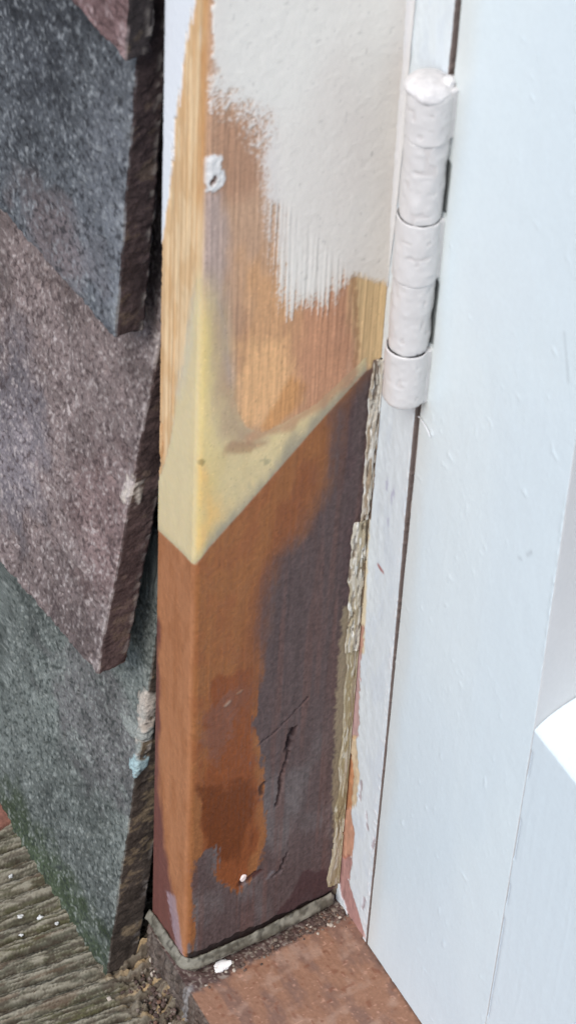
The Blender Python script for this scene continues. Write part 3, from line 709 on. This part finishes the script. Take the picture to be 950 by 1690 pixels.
# ------------------------------------------------------------------ hung tiles
def tile(label, tip, tilt, thick, left, pal, seed, curve=0.0, length=170, fine_h=130, zero=0, crusts=()):
    """tip = lower right front corner; left = lower left front point seen in the photograph"""
    tip = np.array(tip, float); left = np.array(left, float)
    W = 165; ax = ax_(-72, 0, .34, (-W,), r=.9); az = ax_(0, fine_h, .34, (length,), r=.9); ay = ax_(0, thick, .5, r=.9)
    V, Q, N, T = rbox(ax, ay, az, .9)
    X, Y, Zl = V[:, 0].copy(), V[:, 1].copy(), V[:, 2].copy()
    endf = N[:, 0] > .6; fr = N[:, 1] < -.3
    e1 = fb2(Zl*.12, Y*.1, seed+1)+.35*n2(Zl*.55, Y*.3, seed+2)
    e2 = fb2(X*.14, Y*.25, seed+3)+.5*n2(X*.8, Y*.6, seed+4)
    V[:, 0] += np.where(X > -1.5, .55*e1, 0); V[:, 2] += np.where(Zl < 1.5, .7*e2, 0)
    k = fb3(V, .25, seed+5)*.7+.34*n3(V[:, 0]*1.1, V[:, 1]*1.1, V[:, 2]*1.1, seed+9)+.26*n3(V[:, 0]*2.1, V[:, 1]*2.1, V[:, 2]*2.1, seed+10)
    pit = sst(.62, .85, n3(V[:, 0]*.45, V[:, 1]*.45, V[:, 2]*.45, seed+12))
    V = V+N*(np.where(endf, .28, .55)*k-pit*np.where(endf, .25, .6))[:, None]
    C0, spec_l, spec_d, patches, endc = pal
    s1 = n3(V[:, 0]*.85+V[:, 2]*.5, V[:, 1], V[:, 2]*.75-V[:, 0]*.7, seed+20); s2 = n3(V[:, 0]*1.7, V[:, 1]*1.7, V[:, 2]*1.4, seed+21)
    big = fb3(V, .05, seed+22); mid = fb3(V, .18, seed+23)
    c = np.tile(C0, (len(V), 1))
    for (pc, cen, rad, st_) in patches:
        d_ = np.hypot((X-cen[0])/rad[0], (Zl-cen[1])/rad[1])
        c = mix(c, pc, sst(1.3, .5, d_+.7*mid)*st_)
    c *= (1+.5*big+.45*mid)[:, None]
    c = mix(c, spec_l, sst(.2, .95, s1+.55*s2)*.55*(.55+.9*np.clip(mid+.5, 0, 1))); c = mix(c, spec_d, sst(.30, .75, -s1+.5*n3(V[:, 0]*1.9, V[:, 1]*2, V[:, 2]*1.9, seed+25))*.75)
    ce = np.tile(endc, (len(V), 1))*(.85+.5*mid+.25*s2)[:, None]
    ce = mix(ce, aR(122, 104, 80), sst(.3, .65, mid*1.5+.5*s1)*(.6 if thick > 9 else .2))
    crust = sst(thick-2.6, thick-.6, Y+1.6*e1)*sst(-.05, .3, n2(Zl*.5, Y*.8, seed+31))
    ce = mix(ce, aR(150, 140, 130), crust*.7*(1 if zero else .5))
    c = np.where(endf[:, None], ce, c)
    for (q_, rz_, rx_, cc_) in crusts:
        p_ = hit(*q_, (1, 0, 0), tip[0])-tip
        d_ = np.hypot((X+rx_*.4)/rx_, (Zl-p_[2])/rz_)+.9*mid+.35*s1
        m_ = sst(1.0, .6, d_)*(Y < 3.5)
        c = mix(c, cc_, m_*.9); V = V+N*(m_*.3*(1+s1))[:, None]
    worn = np.exp(-((X+.4)/2.2)**2)*fr
    c = mix(c, spec_l, worn*.45*sst(-.3, .4, mid+s1*.4))
    # place: turn, tilt, tip
    d = left-tip; rot = math.atan2(-d[2], -d[0]); yaw = d[1]/(-d[0]+1e-9)
    xx = V[:, 0]*math.cos(rot)-0*V[:, 2]; zz = V[:, 2]+V[:, 0]*math.sin(rot)*1.0
    yy = V[:, 1]-V[:, 0]*yaw+curve*(V[:, 2]/100.)**2
    ct, st_ = math.cos(math.radians(tilt)), math.sin(math.radians(tilt))
    P3 = np.stack([xx, yy*ct+V[:, 2]*st_, zz*ct-(V[:, 1])*st_*0], 1)+tip
    return tag(mesh('hung_tile', P3, Q, M_tile, None, c, .85, loc=tip), label, 'wall tile', 'tiles hung on the wall')
g = lambda *a: lin(a)/np.array([.9, .93, .96])*.92
palA = (g(84, 88, 92), g(142, 147, 150), g(44, 45, 48), [(g(112, 100, 100), (-28, 10), (20, 12), .6), (g(108, 112, 118), (-6, 30), (14, 40), .55), (g(64, 67, 72), (-45, 60), (22, 30), .6)], aR(66, 54, 52))
palB = (g(114, 103, 101), g(176, 168, 165), g(70, 60, 60), [(g(128, 106, 104), (-8, 45), (18, 22), .5), (g(116, 116, 124), (-60, 40), (20, 30), .5)], aR(78, 62, 58))
palC = (g(95, 101, 98), g(146, 152, 148), g(50, 56, 54), [(g(62, 74, 52), (-45, 6), (50, 20), .85), (g(110, 106, 108), (-20, 90), (30, 25), .5)], aR(72, 62, 54))
palD = (g(112, 92, 92), g(156, 142, 142), g(70, 56, 56), [], aR(54, 48, 47))
tile('dark slate grey wall tile second from the top, beside the upper bare wood', hit(190, 562, (1, 0, 0), -24), 4.6, 7.6, (-75, -9, 212), palA, 1000, zero=1)
tile('pinkish grey wall tile beside the yellow resin, overlapping the green one', hit(160, 1115, (1, 0, 0), -24), 9.6, 8.4, (-78, -15, 93.5), palB, 1100, crusts=[((214, 810), 5, 3, g(196, 188, 178))])
tile('greenish grey wall tile lowest of the column, touching the ridged board', hit(175, 1610, (1, 0, 0), -24), 6.8, 10.0, (-90, -16, -43), palC, 1200, length=172, fine_h=150, crusts=[((234, 1172), 7, 3.5, g(178, 170, 160)), ((232, 1215), 9, 2.2, g(186, 176, 164)), ((205, 1225), 3, 9, g(140, 146, 142)), ((222, 1262), 4, 2.5, g(160, 186, 190))])
tile('reddish brown wall tile of which only the lower tip shows at the top', hit(207, 105, (1, 0, 0), -21), 4.0, 6.0, (-28, -6.2, 301-8), palD, 1300, fine_h=40, zero=1)
# ------------------------------------------------------------------ ridged weathered board in front
board = thing('ridged_board', 'weathered grey-green ridged timber board below the hung tiles', 'board', (-30, -40, -60))
A0 = hit(0, 1665, (0, -.35, 1), -27); A1 = hit(110, 1626, (0, -.35, 1), -27)
gd = (A1-A0)[:2]; gd /= np.linalg.norm(gd); gn = np.array([-gd[1], gd[0]])
ax = ax_(-110, 18, .34, (-400, 200)); ay = ax_(-75, 14, .34, (-260,))
V, Q, N, T = rbox(ax, ay, np.array([-24, -20, -2, -.5, 0.]), .3, ('+z', '+x', '-y'))
X, Y = V[:, 0].copy(), V[:, 1].copy()
tp = V[:, 2] > -1
a = X*gd[0]+Y*gd[1]; b_ = X*gn[0]+Y*gn[1]
wv = .7*fb2(a*.012, b_*.04, 801)+.25*n2(a*.09, b_*.1, 802)
per = 5.0
ph = (b_+wv)/per
ridge = np.abs(np.sin(np.pi*ph))**.75*2.0-1
near = sst(-17, -7, Y+4*fb2(X*.15, Y*.15, 805))*sst(-34, -22, X)
f1 = n2(a*.16, b_*1.9, 807); f2 = n2(a*.6, b_*2.6, 809); w2 = fb2(X*.5, Y*.5, 811)
f3 = n2(a*.35, b_*4.2, 818); f4 = n2(a*1.4, b_*2.2, 819)
ridge = ridge*(.75+.5*n2(a*.04, np.floor(ph)*3.3, 820))
h = 1.9*ridge*(1-.85*near)+.35*f1+.35*f2+.28*f3+.2*f4+near*(3.4*w2+1.4*n2(X*1.0, Y*1.1, 816))+1.2*near*n2(a*.25, b_*.5, 815)
zb = -27+.35*Y+.3*np.minimum(0, Y+60)*0
V[:, 2] += np.where(tp, zb+h, zb)
V[:, 2] += np.where(tp, 5.5*np.exp(-((Y-1)/4.5)**2)*sst(-32, -22, X), 0)
c = np.tile(aF(98, 98, 88), (len(V), 1))
c = mix(c, aF(88, 88, 62), sst(-.1, .4, fb2(a*.04, b_*.3, 821))*.75)
c = mix(c, aF(158, 154, 142), sst(.1, .7, f1+.4*ridge)*.6)
c = mix(c, aF(52, 49, 42), sst(-.1, -.85, ridge+.45*f2)*.85*(1-near)); c = mix(c, aF(158, 156, 146), sst(.15, .6, f3+.3*f1+.3*ridge)*.5); c = mix(c, aF(66, 62, 54), sst(.2, .6, -f3-.3*f4)*.6)
c = mix(c, aF(72, 64, 58), sst(-.1, -.6, f2+f1*.5)*.6)
c = mix(c, aF(112, 90, 76), sst(.45, .7, n2(a*.06, b_*.8, 825))*.35)
c = mix(c, aF(112, 98, 88), near*.5); c = mix(c, aF(190, 166, 130), near*sst(.2, .6, n2(a*.12, b_*.8, 829))*.7); c = mix(c, aF(60, 52, 46), near*sst(.1, .5, -w2)*.6)
c = mix(c, aF(170, 168, 158), sst(-52, -70, X+.5*Y)*.0)
c = c*np.array([.80, .79, .73])
mesh('board_body', V, Q, M_deck, board, c, .9)
for i, (q, r_) in enumerate([((34, 1512), .8), ((66, 1514), .8), ((36, 1543), .65), ((138, 1605), .95), ((18, 1446), .7), ((94, 1524), .6)]):
    p = hit(*q, (0, -.35, 1), -26)
    tag(blob('paint_fleck', p, r_, aF(206, 210, 208), M_paint, None, 80+i, .6, res=12, sq=(.7, 1, .45)),
        ['left one of the two white flecks lying side by side on the ridged board', 'right one of the two white flecks lying side by side on the ridged board', 'white fleck just below the pair on the ridged board', 'largest white fleck, beside the tip of the greenish tile', 'faint white fleck nearest the brick on the ridged board', 'small white fleck nearest the greenish tile edge'][i], 'paint fleck', 'white flecks on the ridged board')
# corner of a red brick behind the board's far end
p = hit(0, 1400, (0, -.35, 1), -22)
V, Q, N, T = rbox(ax_(p[0]-70, p[0]-7.5, 1.2, r=1.5), ax_(p[1]+2, p[1]+16, 1.2, r=1.5), ax_(-60, p[2]+.2, 1.2, r=1.5), 1.5)
V = V+N*(.6*fb3(V, .4, 901))[:, None]
tag(mesh('brick', V, Q, M_tile, None, aF(130, 92, 80)*(1+.5*fb3(V, .5, 903))[:, None], .9), 'red brick corner peeping out at the left edge under the greenish tile', 'brick')
